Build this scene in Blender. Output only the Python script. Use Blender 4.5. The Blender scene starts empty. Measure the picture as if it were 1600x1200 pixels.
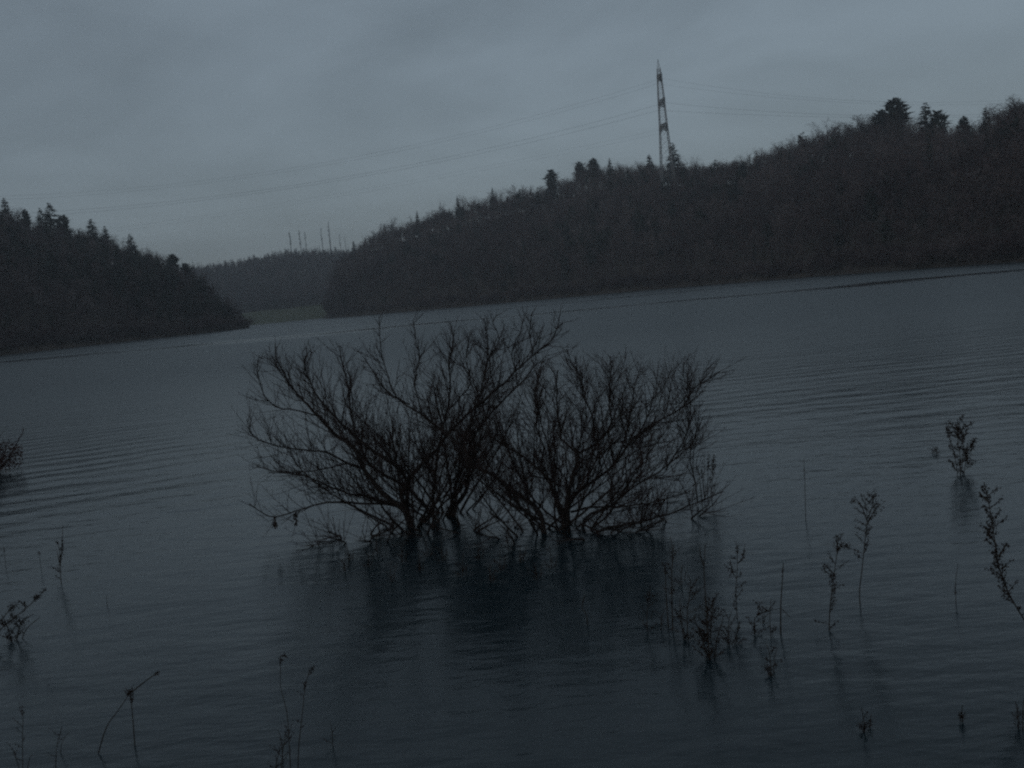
import bpy, math, random
import numpy as np
from mathutils import Vector, Matrix

random.seed(7)
RNG = np.random.default_rng(11)
scene = bpy.context.scene
COL = scene.collection
R = math.radians

# ------------------------------------------------------------------ camera
CAM_H = 3.0
ROLL = R(5.5)
PITCH = math.atan(136.0 / 1600.0)
FPX = 1600.0                       # focal length in pixels of a 1600 px wide picture
cam_d = bpy.data.cameras.new('camera')
cam_d.sensor_width = 36.0
cam_d.lens = 36.0
cam_d.clip_start = 0.1
cam_d.clip_end = 6000.0
cam = bpy.data.objects.new('camera', cam_d)
COL.objects.link(cam)
cam.matrix_world = (Matrix.Translation((0, 0, CAM_H)) @ Matrix.Rotation(R(90) - PITCH, 4, 'X')
                    @ Matrix.Rotation(-ROLL, 4, 'Z'))
scene.camera = cam

# ------------------------------------------------------------------ sky, sun, exposure
SUN_EL, SUN_AZ = R(9.0), R(200.0)
w = bpy.data.worlds.new('World')
scene.world = w
w.use_nodes = True
nt = w.node_tree
nt.nodes.clear()
n_out = nt.nodes.new('ShaderNodeOutputWorld')
n_bg = nt.nodes.new('ShaderNodeBackground')
n_sky = nt.nodes.new('ShaderNodeTexSky')
n_sky.sky_type = 'NISHITA'
n_sky.sun_disc = False
n_sky.sun_elevation = SUN_EL
n_sky.sun_rotation = SUN_AZ
n_tc = nt.nodes.new('ShaderNodeTexCoord')
n_sep = nt.nodes.new('ShaderNodeSeparateXYZ')
nt.links.new(n_tc.outputs['Generated'], n_sep.inputs[0])
# overcast deck: soft diagonal banks of stratus
n_map = nt.nodes.new('ShaderNodeMapping')
n_map.inputs['Rotation'].default_value = (0, R(-28), R(15))
n_map.inputs['Location'].default_value = (0.0, 0.0, 0.0)
n_map.inputs['Scale'].default_value = (1.1, 1.0, 2.6)
nt.links.new(n_tc.outputs['Generated'], n_map.inputs[0])
n_no = nt.nodes.new('ShaderNodeTexNoise')
n_no.inputs['Scale'].default_value = 2.2
n_no.inputs['Detail'].default_value = 4.0
n_no.inputs['Roughness'].default_value = 0.6
n_no.inputs['Distortion'].default_value = 0.4
nt.links.new(n_map.outputs[0], n_no.inputs[0])
n_rmp = nt.nodes.new('ShaderNodeMapRange')
n_rmp.inputs['From Min'].default_value = 0.3
n_rmp.inputs['From Max'].default_value = 0.7
n_rmp.inputs['To Min'].default_value = 0.74
n_rmp.inputs['To Max'].default_value = 1.20
nt.links.new(n_no.outputs[0], n_rmp.inputs[0])
n_grad = nt.nodes.new('ShaderNodeMapRange')          # dusk sky dims towards the zenith, darkening what near water reflects
n_grad.inputs['From Min'].default_value = 0.0
n_grad.inputs['From Max'].default_value = 1.0
n_grad.inputs['To Min'].default_value = 1.03
n_grad.inputs['To Max'].default_value = 0.66
nt.links.new(n_sep.outputs['Z'], n_grad.inputs[0])
n_mul = nt.nodes.new('ShaderNodeMath')
n_mul.operation = 'MULTIPLY'
nt.links.new(n_rmp.outputs[0], n_mul.inputs[0])
nt.links.new(n_grad.outputs[0], n_mul.inputs[1])
n_cl = nt.nodes.new('ShaderNodeVectorMath')
n_cl.operation = 'SCALE'
n_cl.inputs[0].default_value = (1.36, 1.68, 1.99)
nt.links.new(n_mul.outputs[0], n_cl.inputs['Scale'])
n_mix = nt.nodes.new('ShaderNodeMixRGB')
n_mix.inputs[0].default_value = 0.92
nt.links.new(n_sky.outputs[0], n_mix.inputs[1])
nt.links.new(n_cl.outputs[0], n_mix.inputs[2])
nt.links.new(n_mix.outputs[0], n_bg.inputs[0])
n_bg.inputs[1].default_value = 0.15
nt.links.new(n_bg.outputs[0], n_out.inputs[0])

sun_d = bpy.data.lights.new('sun', 'SUN')
sun_d.energy = 0.11
sun_d.angle = R(40)
sun_d.color = (1.0, 0.93, 0.86)
sun = bpy.data.objects.new('sun', sun_d)
COL.objects.link(sun)
sun.location = (0, -40, 60)
sdir = Vector((math.sin(SUN_AZ) * math.cos(SUN_EL), math.cos(SUN_AZ) * math.cos(SUN_EL), math.sin(SUN_EL)))
sun.rotation_euler = sdir.to_track_quat('Z', 'Y').to_euler()

vs = scene.view_settings
vs.view_transform = 'Standard'
vs.look = 'None'
vs.exposure = 0.0
vs.gamma = 1.0
vs.use_curve_mapping = False
scene.render.engine = 'CYCLES'
cy = scene.cycles
cy.use_denoising = False
cy.adaptive_threshold = 0.012
cy.adaptive_min_samples = 24
cy.max_bounces = 6
cy.diffuse_bounces = 2
cy.glossy_bounces = 3
cy.transparent_max_bounces = 8
cy.volume_bounces = 0
cy.sample_clamp_indirect = 2.0
cy.filter_width = 2.3

# ------------------------------------------------------------------ pixels of the photograph <-> the place
CR, SR = math.cos(ROLL), math.sin(ROLL)
CP, SP = math.cos(PITCH), math.sin(PITCH)


def ray(px, py):
    dx, dy = px - 800.0, py - 600.0
    u = (dx * CR - dy * SR) / FPX
    v = (-dx * SR - dy * CR) / FPX
    return (u, CP + v * SP, -SP + v * CP)


def at(px, py, Y):
    a, b, c = ray(px, py)
    k = Y / b
    return Vector((a * k, Y, CAM_H + c * k))


def on_water(px, py):
    a, b, c = ray(px, py)
    k = -CAM_H / c
    return Vector((a * k, b * k, 0.0))


# ------------------------------------------------------------------ materials
def mat(name, color, rough=0.9, var=0.0, scale=3.0, color2=None, bump=0.0, bump_scale=30.0, spec=0.2):
    m = bpy.data.materials.new(name)
    m.use_nodes = True
    t = m.node_tree
    b = t.nodes['Principled BSDF']
    b.inputs['Roughness'].default_value = rough
    b.inputs['Specular IOR Level'].default_value = spec
    b.inputs['Base Color'].default_value = (*color, 1)
    g = t.nodes.new('ShaderNodeNewGeometry')
    if color2 is not None:
        n = t.nodes.new('ShaderNodeTexNoise')
        n.inputs['Scale'].default_value = scale
        n.inputs['Detail'].default_value = 5.0
        n.inputs['Roughness'].default_value = 0.65
        t.links.new(g.outputs['Position'], n.inputs['Vector'])
        r = t.nodes.new('ShaderNodeValToRGB')
        r.color_ramp.elements[0].position = 0.35
        r.color_ramp.elements[1].position = 0.65
        r.color_ramp.elements[0].color = (*color, 1)
        r.color_ramp.elements[1].color = (*color2, 1)
        t.links.new(n.outputs[0], r.inputs[0])
        t.links.new(r.outputs[0], b.inputs['Base Color'])
    if bump > 0:
        n2 = t.nodes.new('ShaderNodeTexNoise')
        n2.inputs['Scale'].default_value = bump_scale
        n2.inputs['Detail'].default_value = 4.0
        t.links.new(g.outputs['Position'], n2.inputs['Vector'])
        bm = t.nodes.new('ShaderNodeBump')
        bm.inputs['Strength'].default_value = 1.0
        bm.inputs['Distance'].default_value = bump
        t.links.new(n2.outputs[0], bm.inputs['Height'])
        t.links.new(bm.outputs[0], b.inputs['Normal'])
    return m


M_GROUND = mat('forest_floor', (0.05, 0.038, 0.031), color2=(0.085, 0.065, 0.052), scale=0.08)


def tree_mat(name, lo, mid, hi, source):
    """twigs whose tint differs from tree to tree"""
    m = mat(name, mid)
    t_ = m.node_tree
    if source == 'tone':
        a_ = t_.nodes.new('ShaderNodeAttribute')
        a_.attribute_name = 'tone'
        fac = a_.outputs['Fac']
    else:
        a_ = t_.nodes.new('ShaderNodeObjectInfo')
        fac = a_.outputs['Random']
    r_ = t_.nodes.new('ShaderNodeValToRGB')
    r_.color_ramp.elements[0].color = (*lo, 1)
    r_.color_ramp.elements[1].color = (*hi, 1)
    e_ = r_.color_ramp.elements.new(0.55)
    e_.color = (*mid, 1)
    t_.links.new(fac, r_.inputs[0])
    t_.links.new(r_.outputs[0], t_.nodes['Principled BSDF'].inputs['Base Color'])
    return m


BARE_T = ((0.050, 0.031, 0.033), (0.100, 0.070, 0.070), (0.17, 0.137, 0.134))
CONI_T = ((0.014, 0.020, 0.018), (0.024, 0.034, 0.027), (0.045, 0.055, 0.040))
M_BARE = tree_mat('bare_twigs_wood', *BARE_T, 'tone')
M_BARE1 = tree_mat('bare_twigs_ridge', *BARE_T, 'object')
M_CONI_W = tree_mat('conifer_needles_wood', *CONI_T, 'tone')
M_BARK = mat('tree_bark_far', (0.05, 0.042, 0.036), color2=(0.09, 0.08, 0.07), scale=0.5)
M_CONI = mat('conifer_needles', (0.018, 0.026, 0.020), color2=(0.032, 0.044, 0.030), scale=0.06)
M_MEADOW = mat('meadow_grass', (0.075, 0.085, 0.045), color2=(0.11, 0.11, 0.06), scale=0.05)
M_TWIG = mat('willow_bark', (0.026, 0.021, 0.019), color2=(0.048, 0.038, 0.033), scale=9.0, bump=0.002, bump_scale=90)
M_THIN = mat('willow_twig', (0.032, 0.022, 0.020), color2=(0.052, 0.034, 0.030), scale=6.0)
M_WEED = mat('dead_weed_stalk', (0.035, 0.028, 0.022), color2=(0.06, 0.045, 0.034), scale=14.0)
M_SEED = mat('dead_seed_heads', (0.022, 0.015, 0.012), color2=(0.045, 0.028, 0.021), scale=20.0)
M_STEEL = mat('galvanised_steel', (0.19, 0.195, 0.20), color2=(0.27, 0.275, 0.28), rough=0.6, scale=0.6)
M_CABLE = mat('aluminium_cable', (0.10, 0.105, 0.11), rough=0.6)
M_INSUL = mat('insulator_glass', (0.06, 0.05, 0.045), rough=0.4)

# water: dark flooded lake under small wind ripples
M_WATER = bpy.data.materials.new('lake_water')
M_WATER.use_nodes = True
t = M_WATER.node_tree
N, L = t.nodes.new, t.links.new
b = t.nodes['Principled BSDF']
b.inputs['Base Color'].default_value = (0.010, 0.021, 0.026, 1)
b.inputs['IOR'].default_value = 1.333
g = N('ShaderNodeNewGeometry')


def tex_noise(scl, rot, scale, detail, rough=0.5, dist=0.0):
    mp = N('ShaderNodeMapping')
    mp.inputs['Scale'].default_value = scl
    mp.inputs['Rotation'].default_value = (0, 0, rot)
    L(g.outputs['Position'], mp.inputs[0])
    n = N('ShaderNodeTexNoise')
    n.inputs['Scale'].default_value = scale
    n.inputs['Detail'].default_value = detail
    n.inputs['Roughness'].default_value = rough
    n.inputs['Distortion'].default_value = dist
    L(mp.outputs[0], n.inputs['Vector'])
    return n.outputs[0]


def math_n(op, a, c=None, clamp=False):
    m = N('ShaderNodeMath')
    m.operation = op
    m.use_clamp = clamp
    for i, v in enumerate((a, c)):
        if v is None:
            continue
        if isinstance(v, (int, float)):
            m.inputs[i].default_value = v
        else:
            L(v, m.inputs[i])
    return m.outputs[0]


def rng_n(v, a, c, d, e):
    m = N('ShaderNodeMapRange')
    m.interpolation_type = 'SMOOTHSTEP'
    L(v, m.inputs[0])
    for i, x in enumerate((a, c, d, e)):
        m.inputs[i + 1].default_value = x
    return m.outputs[0]


def wave_n(rot, wavelength, dist):
    mp = N('ShaderNodeMapping')
    mp.inputs['Rotation'].default_value = (0, 0, rot)
    L(g.outputs['Position'], mp.inputs[0])
    n = N('ShaderNodeTexWave')
    n.wave_type = 'BANDS'
    n.bands_direction = 'Y'
    n.wave_profile = 'SIN'
    n.inputs['Scale'].default_value = 0.314 / wavelength
    n.inputs['Distortion'].default_value = dist
    n.inputs['Detail'].default_value = 3.0
    n.inputs['Detail Scale'].default_value = 1.3
    n.inputs['Detail Roughness'].default_value = 0.6
    L(mp.outputs[0], n.inputs['Vector'])
    return n.outputs['Fac']


sp = N('ShaderNodeSeparateXYZ')
L(g.outputs['Position'], sp.inputs[0])
X_, Y_ = sp.outputs[0], sp.outputs[1]
small = tex_noise((0.45, 1.0, 1.0), R(8), 3.2, 3.0, 0.55)
chop = tex_noise((0.35, 1.0, 1.0), R(-6), 0.9, 3.0, 0.55, 0.3)
swell = tex_noise((0.3, 1.0, 1.0), R(4), 0.22, 2.0, 0.5)
w_left = wave_n(R(-24), 1.15, 4.0)
w_right = wave_n(R(-4), 1.0, 5.0)
patch_l = math_n('MULTIPLY', rng_n(X_, -12.0, 6.0, 1.0, 0.3), rng_n(Y_, 13.0, 20.0, 0.0, 1.0))
patch_r = math_n('MULTIPLY', rng_n(X_, -6.0, 8.0, 0.25, 1.0), rng_n(Y_, 14.0, 24.0, 0.0, 1.0))
gust = rng_n(tex_noise((0.5, 1.0, 1.0), R(10), 0.16, 3.0), 0.32, 0.66, 0.4, 1.0)
h = math_n('MULTIPLY', small, 0.019)
h = math_n('ADD', h, math_n('MULTIPLY', math_n('MULTIPLY', chop, 0.030), rng_n(Y_, 8.0, 30.0, 0.35, 1.0)))
h = math_n('ADD', h, math_n('MULTIPLY', swell, 0.05))
h = math_n('ADD', h, math_n('MULTIPLY', math_n('MULTIPLY', w_left, patch_l), math_n('MULTIPLY', gust, 0.0145)))
h = math_n('ADD', h, math_n('MULTIPLY', math_n('MULTIPLY', w_right, patch_r), math_n('MULTIPLY', gust, 0.0105)))
# calm slick lying across the lake: smooth water that mirrors the dark wooded shore
wob = math_n('MULTIPLY', math_n('SUBTRACT', tex_noise((1, 0.2, 1), 0, 0.025, 3.0), 0.5), 34.0)
dline = math_n('SUBTRACT', math_n('ADD', Y_, wob), math_n('SUBTRACT', 158.0, math_n('MULTIPLY', X_, 0.30)))
dl = math_n('ABSOLUTE', dline)
slick_w = rng_n(tex_noise((1, 0.1, 1), 0, 0.03, 2.0), 0.3, 0.7, 5.0, 17.0)
slick_s = rng_n(tex_noise((1, 0.05, 1), 0.4, 0.022, 3.0), 0.3, 0.6, 0.5, 0.85)
slick = math_n('MULTIPLY', rng_n(math_n('DIVIDE', dl, slick_w), 0.0, 1.7, 1.0, 0.0), slick_s)
near_shore = rng_n(tex_noise((0.12, 1.0, 1.0), R(-14), 0.05, 2.0), 0.55, 0.66, 0.0, 0.6)
near_shore = math_n('MULTIPLY', near_shore, rng_n(Y_, 150.0, 210.0, 0.0, 1.0))
calm = math_n('MAXIMUM', slick, near_shore)
h = math_n('MULTIPLY', h, math_n('SUBTRACT', 1.0, math_n('MULTIPLY', calm, 0.85)))
bp = N('ShaderNodeBump')
bp.inputs['Strength'].default_value = 1.0
bp.inputs['Distance'].default_value = 1.0
L(h, bp.inputs['Height'])
L(bp.outputs[0], b.inputs['Normal'])
open_r = rng_n(Y_, 9.0, 75.0, 0.18, 0.36)      # sheltered by the bank, more ruffled out on the open lake
L(math_n('MULTIPLY', open_r, rng_n(calm, 0.0, 1.0, 1.0, 0.2)), b.inputs['Roughness'])


# ------------------------------------------------------------------ object helpers
class MB:
    def __init__(self):
        self.v, self.f, self.mi = [], [], []

    def tube(self, pts, radii, sides=4, mi=0, cap=True):
        n = len(pts)
        base = len(self.v)
        ref = Vector((0.31, 0.83, 0.47))
        for i in range(n):
            a = pts[max(i - 1, 0)]
            c = pts[min(i + 1, n - 1)]
            d = (c - a)
            if d.length < 1e-9:
                d = Vector((0, 0, 1))
            d.normalize()
            x = d.cross(ref)
            if x.length < 0.05:
                x = d.cross(Vector((1, 0, 0)))
            x.normalize()
            y = d.cross(x)
            for k in range(sides):
                an = 2 * math.pi * k / sides
                self.v.append(pts[i] + (x * math.cos(an) + y * math.sin(an)) * radii[i])
        for i in range(n - 1):
            for k in range(sides):
                k2 = (k + 1) % sides
                self.f.append((base + i * sides + k, base + i * sides + k2,
                               base + (i + 1) * sides + k2, base + (i + 1) * sides + k))
                self.mi.append(mi)
        if cap:
            self.f.append(tuple(base + k for k in reversed(range(sides))))
            self.f.append(tuple(base + (n - 1) * sides + k for k in range(sides)))
            self.mi += [mi, mi]

    def tri(self, a, c, d, mi=0):
        k = len(self.v)
        self.v += [a, c, d]
        self.f.append((k, k + 1, k + 2))
        self.mi.append(mi)

    def seed(self, p, ax, ln, wd, mi=0):
        """a small pointed grain"""
        ax = ax.normalized()
        x = ax.cross(Vector((0.3, 0.5, 0.8)))
        if x.length < 0.05:
            x = ax.cross(Vector((1, 0, 0)))
        x.normalize()
        y = ax.cross(x)
        k = len(self.v)
        self.v += [p - ax * ln * .5, p + x * wd, p + y * wd, p - x * wd, p - y * wd, p + ax * ln * .5]
        for a, c in ((1, 2), (2, 3), (3, 4), (4, 1)):
            self.f += [(k, k + c, k + a), (k + 5, k + a, k + c)]
            self.mi += [mi, mi]

    def mesh(self, name, mats, smooth=False):
        me = bpy.data.meshes.new(name)
        me.from_pydata([tuple(p) for p in self.v], [], self.f)
        for m in mats:
            me.materials.append(m)
        if len(mats) > 1:
            me.polygons.foreach_set('material_index', self.mi)
        if smooth:
            me.polygons.foreach_set('use_smooth', [True] * len(me.polygons))
        me.update()
        return me


def link(name, me, parent=None, loc=None):
    o = bpy.data.objects.new(name, me)
    COL.objects.link(o)
    if parent is not None:
        o.parent = parent
    if loc is not None:
        o.location = loc
    return o


def tag(o, label=None, cat=None, group=None, kind=None):
    for k, v in (('label', label), ('category', cat), ('group', group), ('kind', kind)):
        if v:
            o[k] = v
    return o


def thing(name, label, cat, loc=(0, 0, 0), group=None):
    o = bpy.data.objects.new(name, None)
    o.empty_display_size = 0.2
    COL.objects.link(o)
    o.location = loc
    return tag(o, label, cat, group)


def mesh_np(name, V, T, mats, mi=None):
    me = bpy.data.meshes.new(name)
    nv, nf = len(V), len(T)
    k = T.shape[1]
    me.vertices.add(nv)
    me.vertices.foreach_set('co', V.astype(np.float32).ravel())
    me.loops.add(nf * k)
    me.loops.foreach_set('vertex_index', T.astype(np.int32).ravel())
    me.polygons.add(nf)
    me.polygons.foreach_set('loop_start', np.arange(0, nf * k, k, dtype=np.int32))
    for m in mats:
        me.materials.append(m)
    if mi is not None:
        me.polygons.foreach_set('material_index', mi.astype(np.int32))
    me.update(calc_edges=True)
    me.validate()
    return me


# ------------------------------------------------------------------ the valley, measured from the photograph
def t_of(px, py):
    a, b_, c = ray(px, py)
    return a / b_


def e_of(px, py):
    a, b_, c = ray(px, py)
    return c / b_


L_SHORE = [(-300, 588), (-120, 569), (0, 556), (130, 541), (260, 527), (345, 518), (395, 512)]
L_SIL = [(-300, 220), (-120, 275), (0, 322), (30, 338), (60, 346), (100, 352), (140, 358), (180, 375), (215, 385),
         (250, 402), (290, 418), (320, 440), (350, 466), (380, 492), (398, 508)]
R_SHORE = [(510, 498), (560, 493), (650, 487), (760, 477), (900, 463), (1045, 450), (1200, 438), (1400, 423),
           (1600, 409), (1800, 396), (2100, 378)]
R_SIL = [(515, 432), (530, 402), (550, 386), (580, 364), (620, 350), (680, 330), (720, 320), (770, 306), (830, 295),
         (870, 285), (900, 268), (950, 257), (1000, 255), (1050, 252), (1100, 252), (1150, 246), (1200, 232),
         (1260, 212), (1300, 200), (1350, 188), (1400, 185), (1450, 190), (1490, 198), (1530, 192), (1570, 168),
         (1600, 152), (1700, 120), (2000, 70)]
F_SIL = [(100, 445), (200, 430), (300, 415), (340, 411), (400, 401), (450, 391), (500, 390), (540, 389), (600, 395), (700, 420)]

lt = np.array([t_of(*p) for p in L_SHORE]); ld = np.array([on_water(*p).y for p in L_SHORE])
lst = np.array([t_of(*p) for p in L_SIL]); lse = np.array([e_of(*p) for p in L_SIL])
rt = np.array([t_of(*p) for p in R_SHORE]); rd = np.array([724.0, 685.0, 605.0, 550.0, 505.0, 455.0, 370.0, 282.0, 214.0, 168.0, 122.0])
rst = np.array([t_of(*p) for p in R_SIL]); rse = np.array([e_of(*p) for p in R_SIL])
fst = np.array([t_of(*p) for p in F_SIL]); fse = np.array([e_of(*p) for p in F_SIL])
T_LEDGE = t_of(396, 512)
T_REDGE = t_of(508, 498)
T_PYL = t_of(1043.5, 282)
TREE_L, TREE_R, TREE_F = 14.0, 15.0, 17.0
FAR_SHORE, FAR_RIDGE = 900.0, 1290.0
print('left shore', ld, 'right shore', rd)


def smooth(x):
    x = np.clip(x, 0, 1)
    return x * x * (3 - 2 * x)


def vnoise(x, y, s, seed=0):
    """cheap smooth value noise"""
    xs, ys = x / s + seed * 17.3, y / s - seed * 9.1
    return (np.sin(xs * 1.7 + 1.3 * np.sin(ys * 1.1)) + np.sin(ys * 1.9 + 1.7 * np.sin(xs * 0.8)) +
            np.sin((xs + ys) * 2.7 + seed)) / 3.0


def left_params(t):
    ys = np.interp(t, lt, ld)
    yr = ys + np.interp(t, [lst[0], t_of(0, 320), t_of(290, 415), T_LEDGE], [190, 170, 95, 30])
    e = np.interp(t, lst, lse)
    return ys, yr, e


def right_params(t):
    ys = np.interp(t, rt, rd)
    yr = ys + np.interp(t, [T_REDGE, t_of(700, 320), t_of(1050, 250), t_of(1600, 150)], [120, 170, 190, 170])
    e = np.interp(t, rst, rse)
    return ys, yr, e


def height(x, y):
    x = np.asarray(x, float); y = np.asarray(y, float)
    yy = np.maximum(y, 60.0)
    t = x / yy
    bed = np.full_like(y, -2.0)
    # left hill
    ys, yr, e = left_params(t)
    zr = np.maximum(e * yr + CAM_H - TREE_L, 1.0)
    s = (yy - ys) / (yr - ys)
    z = zr * np.clip(s, 0, 1) ** 0.85 * (1 - 0.35 * smooth((yy - yr) / 350.0)) + np.where(s > 0, 0.4, 0)
    z = np.where(s < 0, np.maximum(-2.0, s * (yr - ys) * 0.25), z)
    k = smooth((T_LEDGE - t) / 0.012)
    zl = -2.0 + (z + 2.0) * k
    # right hill
    ys, yr, e = right_params(t)
    zr = np.maximum(e * yr + CAM_H - TREE_R, 1.0)
    s = (yy - ys) / (yr - ys)
    z = zr * np.clip(s, 0, 1) ** 0.85 * (1 - 0.3 * smooth((yy - yr) / 350.0)) + np.where(s > 0, 0.4, 0)
    z = np.where(s < 0, np.maximum(-2.0, s * (yr - ys) * 0.25), z)
    k = smooth((t - T_REDGE) / 0.012)
    zr_ = -2.0 + (z + 2.0) * k
    # far end of the lake: a meadow, then a wooded ridge
    e = np.interp(t, fst, fse)
    zf = np.maximum(e * FAR_RIDGE + CAM_H - TREE_F, 4.0)
    m = np.clip((yy - FAR_SHORE) / 170.0, 0, 1) * 12.0 + np.where(yy > FAR_SHORE, 0.3, 0)
    hill = 12.3 + (zf - 12.3) * smooth((yy - 1070.0) / (FAR_RIDGE - 1070.0) * 0.9 + 0.05) 
    z = np.where(yy < 1070, m, hill)
    z = np.where(yy < FAR_SHORE, np.maximum(-2.0, (yy - FAR_SHORE) * 0.05), z)
    out = np.maximum(np.maximum(zl, zr_), np.maximum(z, bed))
    bump = vnoise(x, y, 45.0, 1) * 1.6 + vnoise(x, y, 17.0, 2) * 0.6
    out = out + np.where(out > 2.0, bump * np.clip((out - 2.0) / 8.0, 0, 1), 0)
    # the near bank the photographer stands on, and rising ground behind
    bank = 1.45 - np.clip((y + 0.4 * np.sin(x * 0.7) - 0.6) / 4.2, 0, 1) * 3.45 + np.clip(-y - 6, 0, 200) * 0.16
    bank = np.where(y > 60, -2.0, bank)
    return np.maximum(out, np.where(y < 60, bank, -9))


def build_ground():
    ys = np.unique(np.concatenate([np.arange(-150, -8, 8.0), np.arange(-8, 12, 0.5), np.arange(12, 200, 12.0),
                                   np.arange(200, 1400, 7.0), np.arange(1400, 2001, 25.0)]))
    xs = np.unique(np.concatenate([np.arange(-1200, -500, 14.0), np.arange(-500, 500, 7.0), np.arange(500, 1201, 14.0)]))
    Xg, Yg = np.meshgrid(xs, ys)
    Zg = height(Xg, Yg)
    V = np.stack([Xg, Yg, Zg], -1).reshape(-1, 3)
    ny, nx = Xg.shape
    i = np.arange(ny * nx).reshape(ny, nx)
    T = np.stack([i[:-1, :-1], i[:-1, 1:], i[1:, 1:], i[1:, :-1]], -1).reshape(-1, 4)
    c = V[T].mean(1)
    mead = ((c[:, 1] > FAR_SHORE - 15) & (c[:, 1] < 1076) & (c[:, 0] / c[:, 1] > T_LEDGE - 0.12) &
            (c[:, 0] / c[:, 1] < T_REDGE + 0.01)).astype(int)
    me = mesh_np('ground', V, T, [M_GROUND, M_MEADOW], mead)
    me.polygons.foreach_set('use_smooth', [True] * len(me.polygons))
    tag(link('ground', me), kind='structure')


build_ground()

wm = MB()
wm.v = [Vector((-1190, -2, 0)), Vector((1190, -2, 0)), Vector((1190, 1400, 0)), Vector((-1190, 1400, 0))]
wm.f = [(0, 1, 2, 3)]
wm.mi = [0]
tag(link('lake_water', wm.mesh('lake_water', [M_WATER])), kind='structure')


# ------------------------------------------------------------------ far trees
def rnd(a, c):
    return random.uniform(a, c)


def rv(s=1.0):
    return Vector((random.gauss(0, s), random.gauss(0, s), random.gauss(0, s)))


def bare_tree(n_limb, n_twig, tw, hgt=18.0, spread=5.0, seed=0):
    """a leafless broadleaf: trunk mesh and crown mesh (limbs and many thin twigs)"""
    random.seed(1000 + seed)
    tr, cr = MB(), MB()
    lean = Vector((rnd(-1, 1), rnd(-1, 1), 0))
    top = Vector((lean.x, lean.y, hgt * 0.62))
    tr.tube([Vector((0, 0, -0.6)), Vector((lean.x * .3, lean.y * .3, hgt * .3)), top], [0.32, 0.24, 0.1], 4)
    tips = []
    for i in range(n_limb):
        u = rnd(0.28, 1.0)
        p0 = Vector((lean.x * u, lean.y * u, hgt * 0.62 * u))
        a = i * 2.4 + rnd(-.4, .4)
        reach = spread * rnd(0.55, 1.0) * (1.05 - 0.35 * u)
        p2 = Vector((p0.x + math.cos(a) * reach, p0.y + math.sin(a) * reach,
                     min(hgt * 0.97, p0.z + hgt * rnd(0.2, 0.42))))
        p1 = (p0 + p2) * .5 + Vector((math.cos(a), math.sin(a), 0)) * reach * .14
        cr.tube([p0, p1, p2], [0.13, 0.08, 0.03], 3, cap=False)
        tips += [(p0.lerp(p1, .6), a), (p1, a), (p1.lerp(p2, .5), a), (p2, a)]
    tips.append((top, 0.0))
    for i in range(n_twig):
        p, a = random.choice(tips)
        d = Vector((math.cos(a) * .5 + rnd(-.9, .9), math.sin(a) * .5 + rnd(-.9, .9), rnd(-0.3, 1.0))).normalized()
        ln = rnd(0.8, 1.9)
        p = p + rv(0.6)
        side = d.cross(rv()).normalized() * tw
        cr.tri(p - side, p + side, p + d * ln)
    return tr, cr


def conifer(n_whorl, hgt=20.0, spread=3.2, seed=0, pine=False, per=7):
    random.seed(2000 + seed)
    tr, cr = MB(), MB()
    tr.tube([Vector((0, 0, -0.6)), Vector((rnd(-.2, .2), rnd(-.2, .2), hgt * .5)), Vector((0, 0, hgt * (0.92 if pine else 0.98)))],
            [0.28, 0.2, 0.05], 4)
    z0 = 0.38 if pine else 0.10
    for i in range(n_whorl):
        u = z0 + (1 - z0) * i / max(1, n_whorl - 1)
        z = hgt * u
        if pine:
            q = (u - z0) / (1 - z0)
            rr = spread * math.sqrt(max(0.05, 1 - (q * 1.75 - 0.8) ** 2)) * rnd(.6, 1.15)
        else:
            rr = spread * (1.02 - u) ** 0.62 * rnd(0.75, 1.15)
        for k in range(per):
            a = rnd(0, 6.28)
            out = Vector((math.cos(a), math.sin(a), 0))
            up = rnd(-.35, .75) if pine else rnd(-.45, .05)
            ln = rr * rnd(.65, 1.1) + 0.25
            p0 = Vector((0, 0, z + rnd(-.3, .3))) + (out * rr * .2 if pine else Vector())
            p1 = p0 + out * ln + Vector((0, 0, up * ln))
            sd = Vector((-math.sin(a), math.cos(a), rnd(-.3, .3))) * (0.22 * ln + 0.15)
            mid = p0.lerp(p1, 0.55)
            cr.tri(p0, mid + sd, p1)
            cr.tri(p0, p1, mid - sd)
            cr.tri(mid + sd * .6, mid - sd * .5, mid + Vector((0, 0, -0.28 * ln - .2)))
    return tr, cr


def as_np(mb, mi):
    V = np.array([tuple(p) for p in mb.v])
    T = []
    for f in mb.f:
        for k in range(1, len(f) - 1):
            T.append((f[0], f[k], f[k + 1]))
    return V, np.array(T), np.full(len(T), mi)


def low_proto(pair, mi_crown):
    tv, tt, tm = as_np(pair[0], 1)
    cv, ct, cm = as_np(pair[1], mi_crown)
    return np.concatenate([tv, cv]), np.concatenate([tt, ct + len(tv)]), np.concatenate([tm, cm])


LOW_BARE = [low_proto(bare_tree(8, 340, 0.13, 16.0, 4.6, s), 0) for s in range(5)]
LOW_CONI = [low_proto(conifer(15, 18.0, 3.0, s, pine=False, per=6), 2) for s in range(3)]
LOW_PINE = [low_proto(conifer(9, 17.0, 3.4, 9 + s, pine=True, per=10), 2) for s in range(2)]
LOW_SHRUB = [low_proto(bare_tree(7, 200, 0.05, 4.5, 2.6, 40 + s), 0) for s in range(3)]
FAR_BARE = [low_proto(bare_tree(4, 170, 0.26, 17.0, 5.0, 60 + s), 0) for s in range(3)]
FAR_CONI = [low_proto(conifer(9, 19.0, 3.2, 70 + s, per=5), 2) for s in range(2)]


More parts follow.
